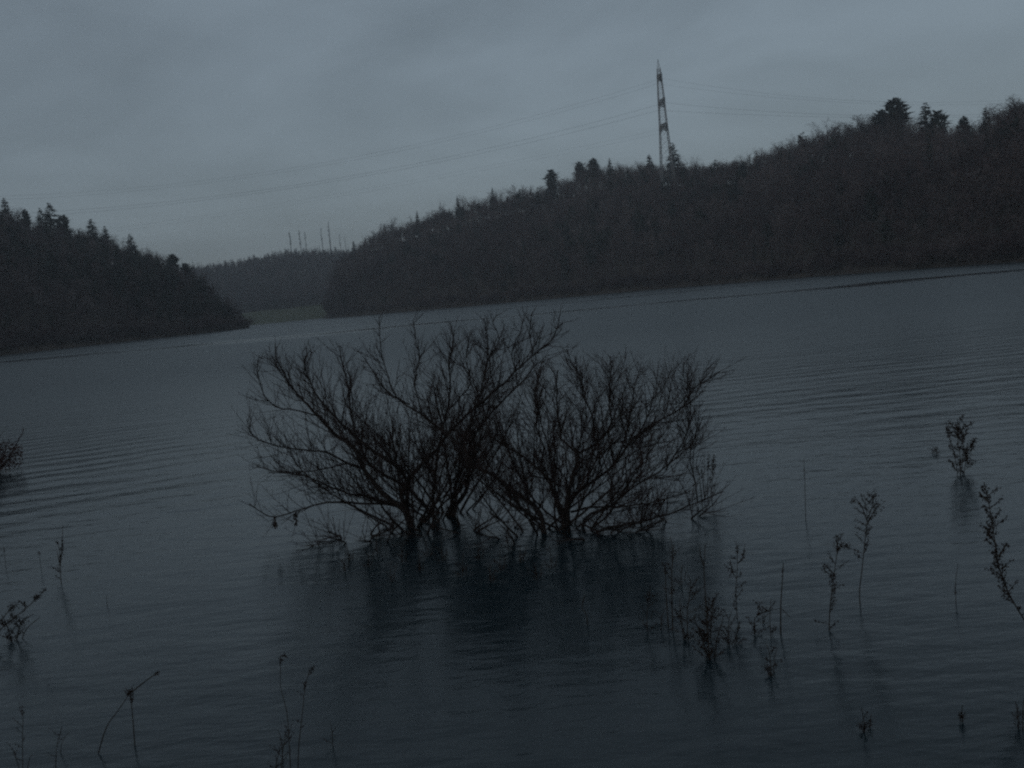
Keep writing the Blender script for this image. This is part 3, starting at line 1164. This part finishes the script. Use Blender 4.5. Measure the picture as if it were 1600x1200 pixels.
RIGHT_STEMS = [
    dict(px=[(882, 818), (874, 790), (866, 750), (856, 700), (846, 660), (836, 620), (842, 585), (850, 558)], dy=.6, r=(.022, .004), len=.8, gap=.15),
    dict(px=[(884, 816), (892, 760), (905, 700), (915, 650), (908, 600), (898, 560)], dy=-.5, r=(.020, .004), len=.8, gap=.16),
    dict(px=[(852, 826), (838, 790), (815, 750), (800, 720), (790, 680), (800, 640)], dy=.4, r=(.018, .004), len=.8, gap=.16),
    dict(px=[(848, 832), (848, 822), (846, 810), (840, 797), (827, 785), (805, 770), (772, 745), (742, 727), (730, 710), (705, 682), (670, 655), (635, 632), (612, 617), (597, 602), (585, 585), (570, 560)], dy=0.9, r=(.046, .006), len=.8),
    dict(px=[(880, 824), (880, 808), (877, 792), (865, 772), (860, 750), (842, 735), (822, 717), (795, 701), (777, 690), (755, 672), (735, 660)], dy=0.3, r=(.042, .006)),
    dict(px=[(885, 822), (884, 796), (890, 762), (900, 725), (901, 708), (882, 692), (875, 677), (872, 655), (870, 625), (870, 590), (872, 578)], dy=-.3, r=(.036, .006), len=.7),
    dict(px=[(884, 800), (890, 782), (915, 760), (940, 742), (960, 724), (990, 685), (1015, 667), (1057, 642), (1070, 632), (1085, 607), (1102, 595), (1120, 583)], dy=-.5, r=(.030, .005), root=False, y0=13.4),
    dict(px=[(903, 826), (914, 811), (947, 795), (965, 782), (990, 760), (1030, 738), (1060, 712), (1085, 690), (1090, 660)], dy=0.5, r=(.028, .005)),
    dict(px=[(897, 836), (935, 830), (965, 822), (1005, 814), (1040, 805), (1072, 792), (1100, 780), (1130, 768)], dy=-0.2, r=(.026, .005), len=.55, gap=.2),
    dict(px=[(892, 800), (920, 793), (960, 792), (1002, 788), (1040, 780), (1080, 766)], dy=.6, r=(.020, .005), root=False, y0=13.45, len=.6),
    dict(px=[(900, 710), (935, 690), (955, 660), (952, 620), (955, 585), (953, 556)], dy=.2, r=(.022, .005), root=False, y0=13.25, gap=.15),
    dict(px=[(930, 690), (925, 650), (912, 620), (908, 590), (895, 572), (885, 545)], dy=-.4, r=(.018, .004), root=False, y0=13.35, len=.6, gap=.17),
    dict(px=[(960, 722), (975, 690), (985, 650), (990, 610), (1001, 575)], dy=.4, r=(.018, .004), root=False, y0=13.35, len=.65, gap=.16),
    dict(px=[(985, 700), (1010, 655), (1020, 625), (1040, 600), (1050, 575)], dy=-.3, r=(.014, .004), root=False, y0=13.25, len=.5, gap=.17),
    dict(px=[(1040, 735), (1062, 700), (1075, 670), (1080, 640), (1072, 600), (1066, 580)], dy=.2, r=(.014, .004), root=False, y0=13.3, len=.5, gap=.17),
    dict(px=[(1090, 785), (1086, 755), (1078, 720), (1082, 690), (1075, 655)], dy=.0, r=(.012, .004), root=False, y0=13.5, len=.4, gap=.2),
    dict(px=[(842, 735), (850, 700), (838, 670), (842, 630), (850, 600)], dy=-.5, r=(.016, .004), root=False, y0=13.45, len=.6, gap=.17),
    dict(px=[(915, 760), (930, 720), (965, 690), (1000, 700), (1040, 690)], dy=.7, r=(.016, .004), root=False, y0=13.35, len=.7, gap=.16),
    dict(px=[(860, 750), (830, 745), (800, 760), (780, 780), (790, 790)], dy=-.3, r=(.014, .004), root=False, y0=13.45, len=.5, gap=.2),
    dict(px=[(765, 800), (785, 815), (803, 832), (820, 842)], dy=0, r=(.016, .008), root=False, y0=13.2, len=.3, gap=.3),
    dict(px=[(925, 861), (940, 852), (962, 846), (975, 842)], dy=0, r=(.012, .006), root=False, y0=12.3, len=.25, gap=.3),
]
bush('wide leafless willow bush rising from the flood, the larger left one with the tallest crown', LEFT_STEMS, 31,
     [(642, 820, 8, 2.5, 1.9), (690, 806, 9, 2.5, 2.2), (640, 815, 5, 1.7, 2.6), (720, 800, 5, 1.5, 2.6),
      (560, 840, 4, .8, .4), (600, 838, 4, .8, .4), (665, 832, 4, .8, .4), (730, 830, 4, .8, .4)], 2.62)
bush('lower leafless bush with twisted stems joining the taller one on its right', RIGHT_STEMS, 47,
     [(848, 830, 6, 2.0, 1.6), (888, 826, 9, 2.3, 1.7), (870, 818, 6, 1.2, 2.2),
      (805, 838, 3, .7, .35), (945, 836, 4, .8, .4), (1000, 826, 4, .8, .4), (1050, 812, 3, .6, .35)], 2.12)
ZCAP[0] = 9.0


# ------------------------------------------------------------------ dead weeds standing in the water
def clump(m, p, ax, n, ln, spread, size):
    ax = ax.normalized()
    for i in range(max(12, int(n * 1.25))):
        q = p + ax * rnd(0, ln) + rv(spread)
        m.seed(q, ax + rv(.6), size * rnd(.9, 2.0), size * rnd(.3, .55))


def weed(label, stems, heads=(), side=(), r=0.0045, size=0.012, group='dead weeds standing in the flood', name='dead_weed', cat='weed'):
    """stems: pixel polylines, the first point where the stem meets the water;
    heads: (stem, u, grains, length, spread); side: (stem, u0, u1, count, length, grains)"""
    base = on_water(*stems[0][0])
    o = thing(name, label, cat, (base.x, base.y, 0), group)
    lines = []
    for s in stems:
        y0 = base.y if s is stems[0] else (on_water(*s[0]).y if abs(on_water(*s[0]).y - base.y) < 0.5 else base.y)
        dy = rnd(-.12, .12)
        pts = [at(px_, py_, y0 + dy * i / max(1, len(s) - 1)) - o.location for i, (px_, py_) in enumerate(s)]
        if s is stems[0] or abs(pts[0].z) < 0.12:
            pts[0].z = -0.15
        pts = catmull(pts, 0.04)
        lines.append(pts)
        m = MB()
        n = len(pts)
        m.tube(pts, [r * (1 - .55 * i / (n - 1)) for i in range(n)], 5)
        link('stem', m.mesh('stem', [M_WEED]), o)

    def loc(k, u):
        pts = lines[k]
        i = min(len(pts) - 2, int(u * (len(pts) - 1)))
        return pts[i], (pts[i + 1] - pts[i]).normalized()
    for (k, u, n, ln, spr) in heads:
        p, tg = loc(k, u)
        m = MB()
        clump(m, p - tg * ln * .4, tg, n, ln, spr, size)
        tag(link('seed_head', m.mesh('seed_head', [M_SEED]), o), kind='stuff')
    for (k, u0, u1, cnt, ln, n) in side:
        for i in range(cnt):
            p, tg = loc(k, u0 + (u1 - u0) * (i + rnd(0, .8)) / cnt)
            a = rnd(0, 6.28)
            d = Vector((math.cos(a), math.sin(a) * .6, rnd(.35, 1.1))).normalized()
            ll = ln * rnd(.6, 1.15)
            br = grow(p, d, ll, 0.03, 0.07, 0.05)
            m = MB()
            q = len(br)
            m.tube(br, [r * .55 * (1 - .4 * j / (q - 1)) for j in range(q)], 4)
            for j in range(q // 3, q):
                for w_ in range(max(1, n // max(1, q - q // 3))):
                    m.seed(br[j] + d * rnd(0, .02) + rv(size * .7), d + rv(.6), size * rnd(.9, 2.1), size * rnd(.32, .6))
            link('seed_branch', m.mesh('seed_branch', [M_SEED]), o)
    return o


random.seed(77)
weed('bushy dead weed clump farthest out on the right, above its blurred reflection',
     [[(1501, 742), (1500, 715), (1497, 690), (1496, 655)], [(1498, 738), (1490, 705), (1480, 672), (1478, 658)],
      [(1503, 740), (1510, 715), (1518, 695), (1527, 690)], [(1500, 735), (1505, 705), (1503, 680), (1506, 660)]],
     heads=[(0, .85, 40, .16, .018), (3, .8, 36, .14, .02), (2, .8, 44, .14, .03), (1, .8, 20, .12, .012)],
     side=[(0, .2, .95, 12, .20, 26), (3, .3, .95, 9, .18, 24), (2, .25, .95, 8, .16, 24), (1, .3, .95, 6, .12, 14)], r=.006, size=.018)
weed('dark tuft of weed tips barely above water left of the bushy clump',
     [[(1460, 708), (1459, 700), (1456, 697)], [(1462, 708), (1464, 701), (1466, 697)]], heads=[(0, .6, 26, .05, .03), (1, .6, 20, .04, .025)], size=.016)
weed('thin straight reed standing alone in open water right of the bushes',
     [[(1258, 812), (1258, 770), (1257, 740), (1256, 716)]], heads=[(0, .82, 10, .12, .006)], r=.005, name='reed', cat='reed')
weed('tall weed with brushy seed branches at its top, rightmost of the tall pair',
     [[(1346, 945), (1343, 930), (1347, 890), (1351, 850), (1355, 815), (1353, 790), (1350, 772)], [(1355, 815), (1348, 795), (1338, 780), (1331, 786)],
      [(1354, 812), (1362, 795), (1365, 772)], [(1355, 820), (1365, 800), (1374, 790)]],
     heads=[(0, .72, 34, .14, .012), (2, .85, 40, .14, .016), (3, .85, 36, .10, .02), (1, .9, 14, .06, .01)],
     side=[(0, .5, .98, 14, .12, 16), (2, .3, .95, 5, .07, 12)], r=.0055, size=.011)
weed('leaning weed with ragged drooping seed heads, leftmost of the tall pair',
     [[(1293, 985), (1297, 950), (1303, 900), (1308, 860), (1306, 835)], [(1303, 898), (1295, 888), (1288, 885), (1290, 895)], [(1307, 862), (1315, 852), (1323, 854)]],
     heads=[(0, .93, 40, .12, .014), (0, .62, 44, .12, .016), (1, .6, 26, .06, .014), (2, .8, 34, .07, .012)],
     side=[(0, .2, .95, 14, .10, 12)], r=.0055, size=.011)
weed('thin dark reed stick beside the collapsed weed',
     [[(1218, 990), (1220, 950), (1222, 915), (1224, 880)]], heads=[(0, .9, 8, .1, .004)], r=.0075, name='reed', cat='reed')
weed('collapsed weed bent over the water beside the dark reed stick',
     [[(1180, 990), (1178, 975), (1184, 962), (1200, 955), (1222, 950)], [(1204, 992), (1203, 965), (1205, 935)], [(1222, 952), (1235, 965)], [(1190, 975), (1195, 965), (1205, 958)]],
     heads=[(0, .2, 34, .06, .02), (3, .5, 50, .06, .02), (0, .75, 20, .1, .01)], side=[(0, .1, .9, 9, .11, 16), (1, .1, .8, 3, .08, 8)], size=.011)
weed('small drooping weed standing in for the reflection below the collapsed weed',  # weed shape stands in for the collapsed weed's reflection
     [[(1205, 1056), (1204, 1035), (1201, 1015), (1196, 1005)], [(1206, 1052), (1210, 1030), (1215, 1012)], [(1203, 1046), (1197, 1040), (1194, 1044)]],
     heads=[(0, .4, 40, .09, .018), (2, .6, 26, .05, .014)], side=[(0, .2, .9, 5, .08, 12)], size=.010)
weed('short faint reed standing alone at far right',
     [[(1494, 945), (1493, 915), (1497, 880)]], heads=[(0, .6, 6, .1, .004)], r=.004, name='reed', cat='reed')
weed('long weed leaning in from the right edge, loaded with seed clumps',
     [[(1640, 1040), (1612, 990), (1592, 955), (1575, 925), (1562, 890), (1556, 855), (1550, 815), (1545, 785), (1538, 755)],
      [(1556, 850), (1546, 835), (1540, 822)], [(1545, 785), (1535, 775), (1530, 768)], [(1560, 870), (1568, 858), (1573, 848)]],
     heads=[(0, .66, 60, .16, .018), (0, .8, 50, .16, .014), (0, .95, 40, .14, .014), (0, .55, 50, .14, .014), (1, .7, 30, .08, .012), (3, .7, 26, .07, .01)],
     side=[(0, .36, .98, 28, .10, 16)], r=.0065, size=.0115)
weed('weed with feathery head behind the bushy stalk right of the bushes',
     [[(1152, 965), (1150, 930), (1152, 890), (1152, 868), (1150, 845)], [(1151, 905), (1143, 890), (1141, 875)], [(1152, 880), (1160, 872), (1164, 850)]],
     heads=[(1, .5, 40, .12, .016), (2, .6, 24, .08, .01), (0, .9, 14, .08, .008), (0, .45, 24, .14, .014)], side=[(0, .3, .95, 8, .10, 12)], size=.011)
weed('stalk with a forked top rising from a bushy base right of the bushes',
     [[(1108, 1030), (1106, 990), (1104, 950), (1101, 910), (1100, 885), (1102, 850)], [(1100, 885), (1095, 870), (1093, 855)],
      [(1110, 1025), (1098, 1000), (1088, 975), (1084, 962)], [(1110, 1028), (1120, 1000), (1128, 975), (1130, 960)], [(1107, 1000), (1112, 965), (1116, 935)]],
     heads=[(2, .6, 40, .12, .016), (3, .5, 44, .14, .02), (4, .7, 70, .18, .02), (0, .42, 60, .2, .018), (3, .15, 30, .1, .014)],
     side=[(0, .1, .55, 14, .14, 20), (4, .2, .9, 8, .10, 16), (2, .2, .9, 6, .09, 14)], r=.0065, size=.011)
weed('double dark stalk close to the right bush, nearest its reflection',
     [[(1050, 985), (1050, 940), (1050, 895), (1051, 860), (1047, 838)], [(1044, 980), (1041, 930), (1039, 885), (1032, 880)]],
     heads=[(0, .85, 30, .14, .012), (1, .85, 26, .10, .014), (0, .6, 20, .2, .008)], side=[(0, .3, .95, 8, .09, 10)], r=.0065, size=.011)
weed('tangled low weed left of the double dark stalk',
     [[(1010, 985), (1011, 960), (1014, 935), (1016, 915)], [(1030, 985), (1034, 965), (1040, 950)], [(1012, 965), (1020, 955), (1030, 960)]],
     heads=[(0, .8, 30, .1, .014), (1, .7, 20, .08, .01)], side=[(0, .2, .9, 7, .09, 10)], size=.010)
weed('small curled weed stem alone below the right bush',
     [[(916, 975), (917, 962), (910, 952), (911, 940), (915, 930)]], heads=[(0, .35, 12, .05, .006), (0, .9, 8, .04, .005)], r=.006, size=.009)
weed('brown seed spikes at the right end of the bush, the tallest two thick and dark',
     [[(1112, 785), (1112, 765), (1114, 740), (1115, 710)], [(1105, 780), (1106, 750), (1107, 722), (1107, 705)], [(1096, 775), (1093, 750), (1088, 725)], [(1102, 780), (1098, 755), (1096, 735)]],
     heads=[(0, .82, 70, .2, .016), (1, .8, 46, .18, .012), (2, .85, 26, .14, .01), (3, .85, 18, .12, .008)], side=[(0, .4, .8, 4, .1, 8)], r=.006, size=.016)
weed('upright dead weed alone in open water at left',
     [[(95, 912), (94, 890), (93, 860), (88, 845)], [(94, 885), (97, 850), (98, 820)], [(93, 880), (89, 860)]],
     heads=[(0, .6, 46, .18, .012), (1, .5, 36, .16, .008), (0, .98, 12, .05, .008)], side=[(0, .35, .9, 6, .12, 10)], r=.006, size=.012)
weed('short thin stub left of the upright weed', [[(64, 886), (62, 872), (61, 862)]], heads=[(0, .9, 12, .04, .008)], r=.004, size=.012)
weed('tiny stem tip poking from open water at left', [[(166, 946), (167, 938), (167, 931)]], heads=[(0, .4, 5, .04, .003)], r=.0045)
weed('faint stem at the left edge above the leaning clump', [[(8, 884), (7, 868), (5, 852)]], heads=[(0, .8, 8, .05, .006)], r=.004)
weed('dark clump of broken stems leaning in at the left edge',
     [[(-30, 1010), (0, 985), (30, 960), (52, 940), (72, 920)], [(20, 1000), (30, 980), (42, 965), (52, 960)], [(-12, 985), (5, 965), (18, 950), (24, 945)], [(22, 1000), (10, 975), (2, 960)],
      [(25, 1000), (40, 985), (62, 965)]],
     heads=[(0, .5, 60, .14, .016), (1, .7, 70, .1, .022), (2, .8, 70, .1, .02), (0, .9, 30, .08, .012), (3, .5, 50, .12, .02)],
     side=[(0, .3, .95, 10, .09, 14), (1, .1, .8, 6, .08, 14), (3, .1, .9, 6, .10, 16)], r=.007, size=.012)
weed('snapped stalk forming an upside down V with a thick knot at the bend',
     [[(209, 1165), (208, 1130), (205, 1095), (204, 1080)], [(141, 1178), (165, 1140), (185, 1110), (198, 1090), (203, 1080)], [(205, 1082), (220, 1070), (236, 1058), (250, 1049)]],
     heads=[(0, .97, 60, .06, .012), (2, .97, 16, .03, .006), (1, .97, 20, .04, .01)], side=[(0, .8, .98, 3, .04, 6)], r=.0055, size=.009)
weed('pair of tall thin stalks rising from the bottom edge',
     [[(463, 1230), (466, 1180), (472, 1120), (477, 1072), (483, 1052), (488, 1044)], [(452, 1215), (450, 1130), (444, 1095), (438, 1070), (439, 1025)], [(438, 1026), (443, 1024), (449, 1028)], [(477, 1072), (472, 1066)]],
     heads=[(0, .86, 20, .05, .006), (0, .97, 26, .06, .008), (1, .98, 16, .03, .007), (2, .6, 14, .03, .006)], side=[(0, .5, .9, 4, .05, 5)], r=.0042, size=.008)
weed('low branching dead weed at the foot of the pair of tall stalks',
     [[(432, 1215), (443, 1165), (452, 1145), (456, 1130)], [(420, 1205), (436, 1175), (450, 1158)], [(438, 1185), (440, 1160), (434, 1140)]],
     heads=[(0, .8, 26, .07, .01), (2, .8, 16, .05, .01)], side=[(0, .3, .9, 9, .09, 7), (1, .3, .9, 6, .07, 6)], r=.004, size=.007)
weed('faint thin weed in the bottom left corner, the inner one',
     [[(82, 1210), (88, 1175), (93, 1150), (97, 1135)], [(88, 1175), (97, 1160), (108, 1145)]], heads=[(0, .9, 12, .05, .006)], side=[(0, .3, .9, 5, .06, 5)], r=.0035, size=.007)
weed('thin weed in the bottom left corner, nearest the edge',
     [[(32, 1215), (35, 1160), (36, 1120), (33, 1105)], [(34, 1200), (22, 1175), (10, 1160)], [(34, 1200), (46, 1185), (52, 1180)]], heads=[(0, .95, 14, .05, .008), (1, .8, 12, .05, .008)],
     side=[(0, .2, .95, 8, .07, 6)], r=.0035, size=.007)
weed('small low weed near the bottom right, the one farther left',
     [[(1352, 1140), (1349, 1122), (1346, 1106)], [(1355, 1138), (1360, 1125), (1362, 1116)]], heads=[(0, .6, 36, .06, .012), (1, .7, 24, .04, .01)], side=[(0, .2, .9, 4, .05, 8)], size=.008)
weed('small low weed near the bottom right corner', [[(1504, 1126), (1503, 1112), (1504, 1102)], [(1504, 1118), (1498, 1112)]], heads=[(0, .7, 36, .04, .01), (1, .5, 12, .03, .008)], size=.008)
weed('dim weed stems at the bottom right edge', [[(1592, 1140), (1590, 1115), (1586, 1095)], [(1597, 1140), (1598, 1110), (1601, 1090)]], heads=[(0, .7, 20, .06, .01), (1, .7, 20, .06, .01)],
     side=[(0, .3, .9, 4, .05, 6)], size=.008)
weed('low faint weed on the water right of the stalk pair', [[(517, 1165), (519, 1145), (516, 1128)], [(519, 1150), (527, 1160)]], heads=[(0, .7, 14, .06, .008)], side=[(0, .3, .9, 4, .06, 5)], r=.0035, size=.007)
weed('dim tangled weed between the double dark stalk and the forked stalk',
     [[(1074, 1000), (1074, 960), (1079, 920), (1076, 898)], [(1070, 1000), (1064, 965), (1062, 935)]],
     heads=[(0, .85, 30, .1, .014), (1, .8, 30, .1, .014)], side=[(0, .1, .9, 9, .11, 12), (1, .2, .9, 6, .09, 10)], r=.0055, size=.011)
weed('low dark weed at the foot of the feathery weed right of the bushes',
     [[(1140, 1008), (1138, 980), (1143, 955)], [(1146, 1006), (1152, 985), (1158, 972)]],
     heads=[(0, .5, 40, .12, .016)], side=[(0, .1, .9, 8, .09, 12), (1, .1, .9, 5, .08, 10)], r=.005, size=.010)
for px_, py_, lab in [(540, 884, 'weed stub under the left branch tips of the wide bush'), (612, 900, 'weed stub standing in for the dark reflection below the main fork of the wide bush'),  # the main fork stub is a dark reflection built as a weed
                      (590, 855, 'thin twig sprout standing in front of the wide bush stem'), (795, 850, 'short twig sprout between the two bushes'),
                      (1066, 905, 'weed tip between the double stalk and the forked stalk')]:
    weed(lab, [[(px_, py_ + 10), (px_ - 2, py_ - 8), (px_ + 1, py_ - 24)], [(px_, py_ + 4), (px_ + 5, py_ - 8), (px_ + 9, py_ - 18)]],
         heads=[(0, .6, 18, .08, .01)], side=[(0, .2, .9, 4, .09, 6)], r=.005, size=.01)

random.seed(99)
for px_, py_ in [(655, 884), (690, 868), (722, 892), (748, 866), (781, 884), (812, 872), (838, 898), (628, 872), (668, 862), (765, 902), (862, 880), (575, 878), (545, 868)]:  # stems added to build up the blurred dark reflection below the bushes
    a = rnd(-6, 6)
    weed('short dead stems added to deepen the dark reflection under the two bushes',
         [[(px_, py_ + 8), (px_ + a * .3, py_ - 8), (px_ + a, py_ - rnd(16, 30))], [(px_ + 3, py_ + 6), (px_ + 7, py_ - 6), (px_ + rnd(6, 12), py_ - rnd(10, 20))]],
         heads=[(0, .6, 14, .08, .012)], side=[(0, .1, .9, 5, .10, 6)], r=.005, size=.011, group='added stems that darken the reflection under the bushes')

# leaf rags hanging from the lowest branch of the wide bush
for px_, py_, lab in [(428, 808, 'rag of dead leaves hanging from the lowest left branch, outermost'), (461, 802, 'rag of dead leaves hanging from the lowest left branch, inner one')]:
    p = at(px_, py_, 13.3)
    m = MB()
    for i in range(34):
        q = Vector((random.gauss(0, .014), random.gauss(0, .014), -rnd(0, .16)))
        m.seed(q, Vector((rnd(-.3, .3), rnd(-.3, .3), -1)), rnd(.03, .06), rnd(.006, .014))
    o = link('leaf_rag', m.mesh('leaf_rag', [M_SEED]), None, p)
    tag(o, lab, 'leaf rag', 'leaf rags caught on the low branch')


# reddish shrub cut by the left edge
def edge_shrub():
    base = on_water(-18, 742)
    o = thing('reddish_shrub', 'dense reddish shrub cut off by the left edge of the photo', 'shrub', (base.x, base.y, 0))
    tw = MB()
    for i in range(15):
        a = rnd(0, 6.28)
        d = Vector((math.cos(a) * .8, math.sin(a) * .8, rnd(.3, 1.1)))
        st = grow(Vector((rnd(-.2, .2), rnd(-.2, .2), -.15)), d, rnd(.8, 1.35), .1, .09, .03)
        m = MB()
        n = len(st)
        m.tube(st, [.018 * (1 - .7 * j / (n - 1)) for j in range(n)], 5)
        link('stem', m.mesh('stem', [M_TWIG]), o)
        twig_set(tw, st[1:], .006, .045, .38, 1)
    for i in range(1500):
        a = rnd(0, 6.28)
        rr = rnd(.05, .8)
        p = Vector((math.cos(a) * rr, math.sin(a) * rr, rnd(.08, .85) * (1.1 - .5 * rr)))
        tw.seed(p, rv(), rnd(.04, .08), rnd(.012, .022))
    k = link('twigs', tw.mesh('twigs', [M_REDTWIG]), o)
    k['kind'] = 'stuff'


M_REDTWIG = mat('reddish_twig', (0.045, 0.020, 0.018), color2=(0.075, 0.034, 0.028), scale=8.0)
edge_shrub()

# ------------------------------------------------------------------ dusk haze over the valley
hz = MB()
x0, x1, y0, y1, z0, z1 = -1260, 1260, -210, 2060, -3.4, 150
hz.v = [Vector(p) for p in ((x0, y0, z0), (x1, y0, z0), (x1, y1, z0), (x0, y1, z0), (x0, y0, z1), (x1, y0, z1), (x1, y1, z1), (x0, y1, z1))]
hz.f = [(0, 3, 2, 1), (4, 5, 6, 7), (0, 1, 5, 4), (1, 2, 6, 5), (2, 3, 7, 6), (3, 0, 4, 7)]
hz.mi = [0] * 6
M_HAZE = bpy.data.materials.new('haze')
M_HAZE.use_nodes = True
ht = M_HAZE.node_tree
ht.nodes.clear()
ho = ht.nodes.new('ShaderNodeOutputMaterial')
hv = ht.nodes.new('ShaderNodeVolumePrincipled')
hv.inputs['Color'].default_value = (0.86, 0.90, 0.94, 1)
hv.inputs['Density'].default_value = 0.0004
hv.inputs['Anisotropy'].default_value = 0.2
ht.links.new(hv.outputs[0], ho.inputs['Volume'])
tag(link('haze', hz.mesh('haze', [M_HAZE])), kind='stuff')
print('highest point', max((o.matrix_world.translation.z for o in scene.objects)), 'pylon top', p_top.z)
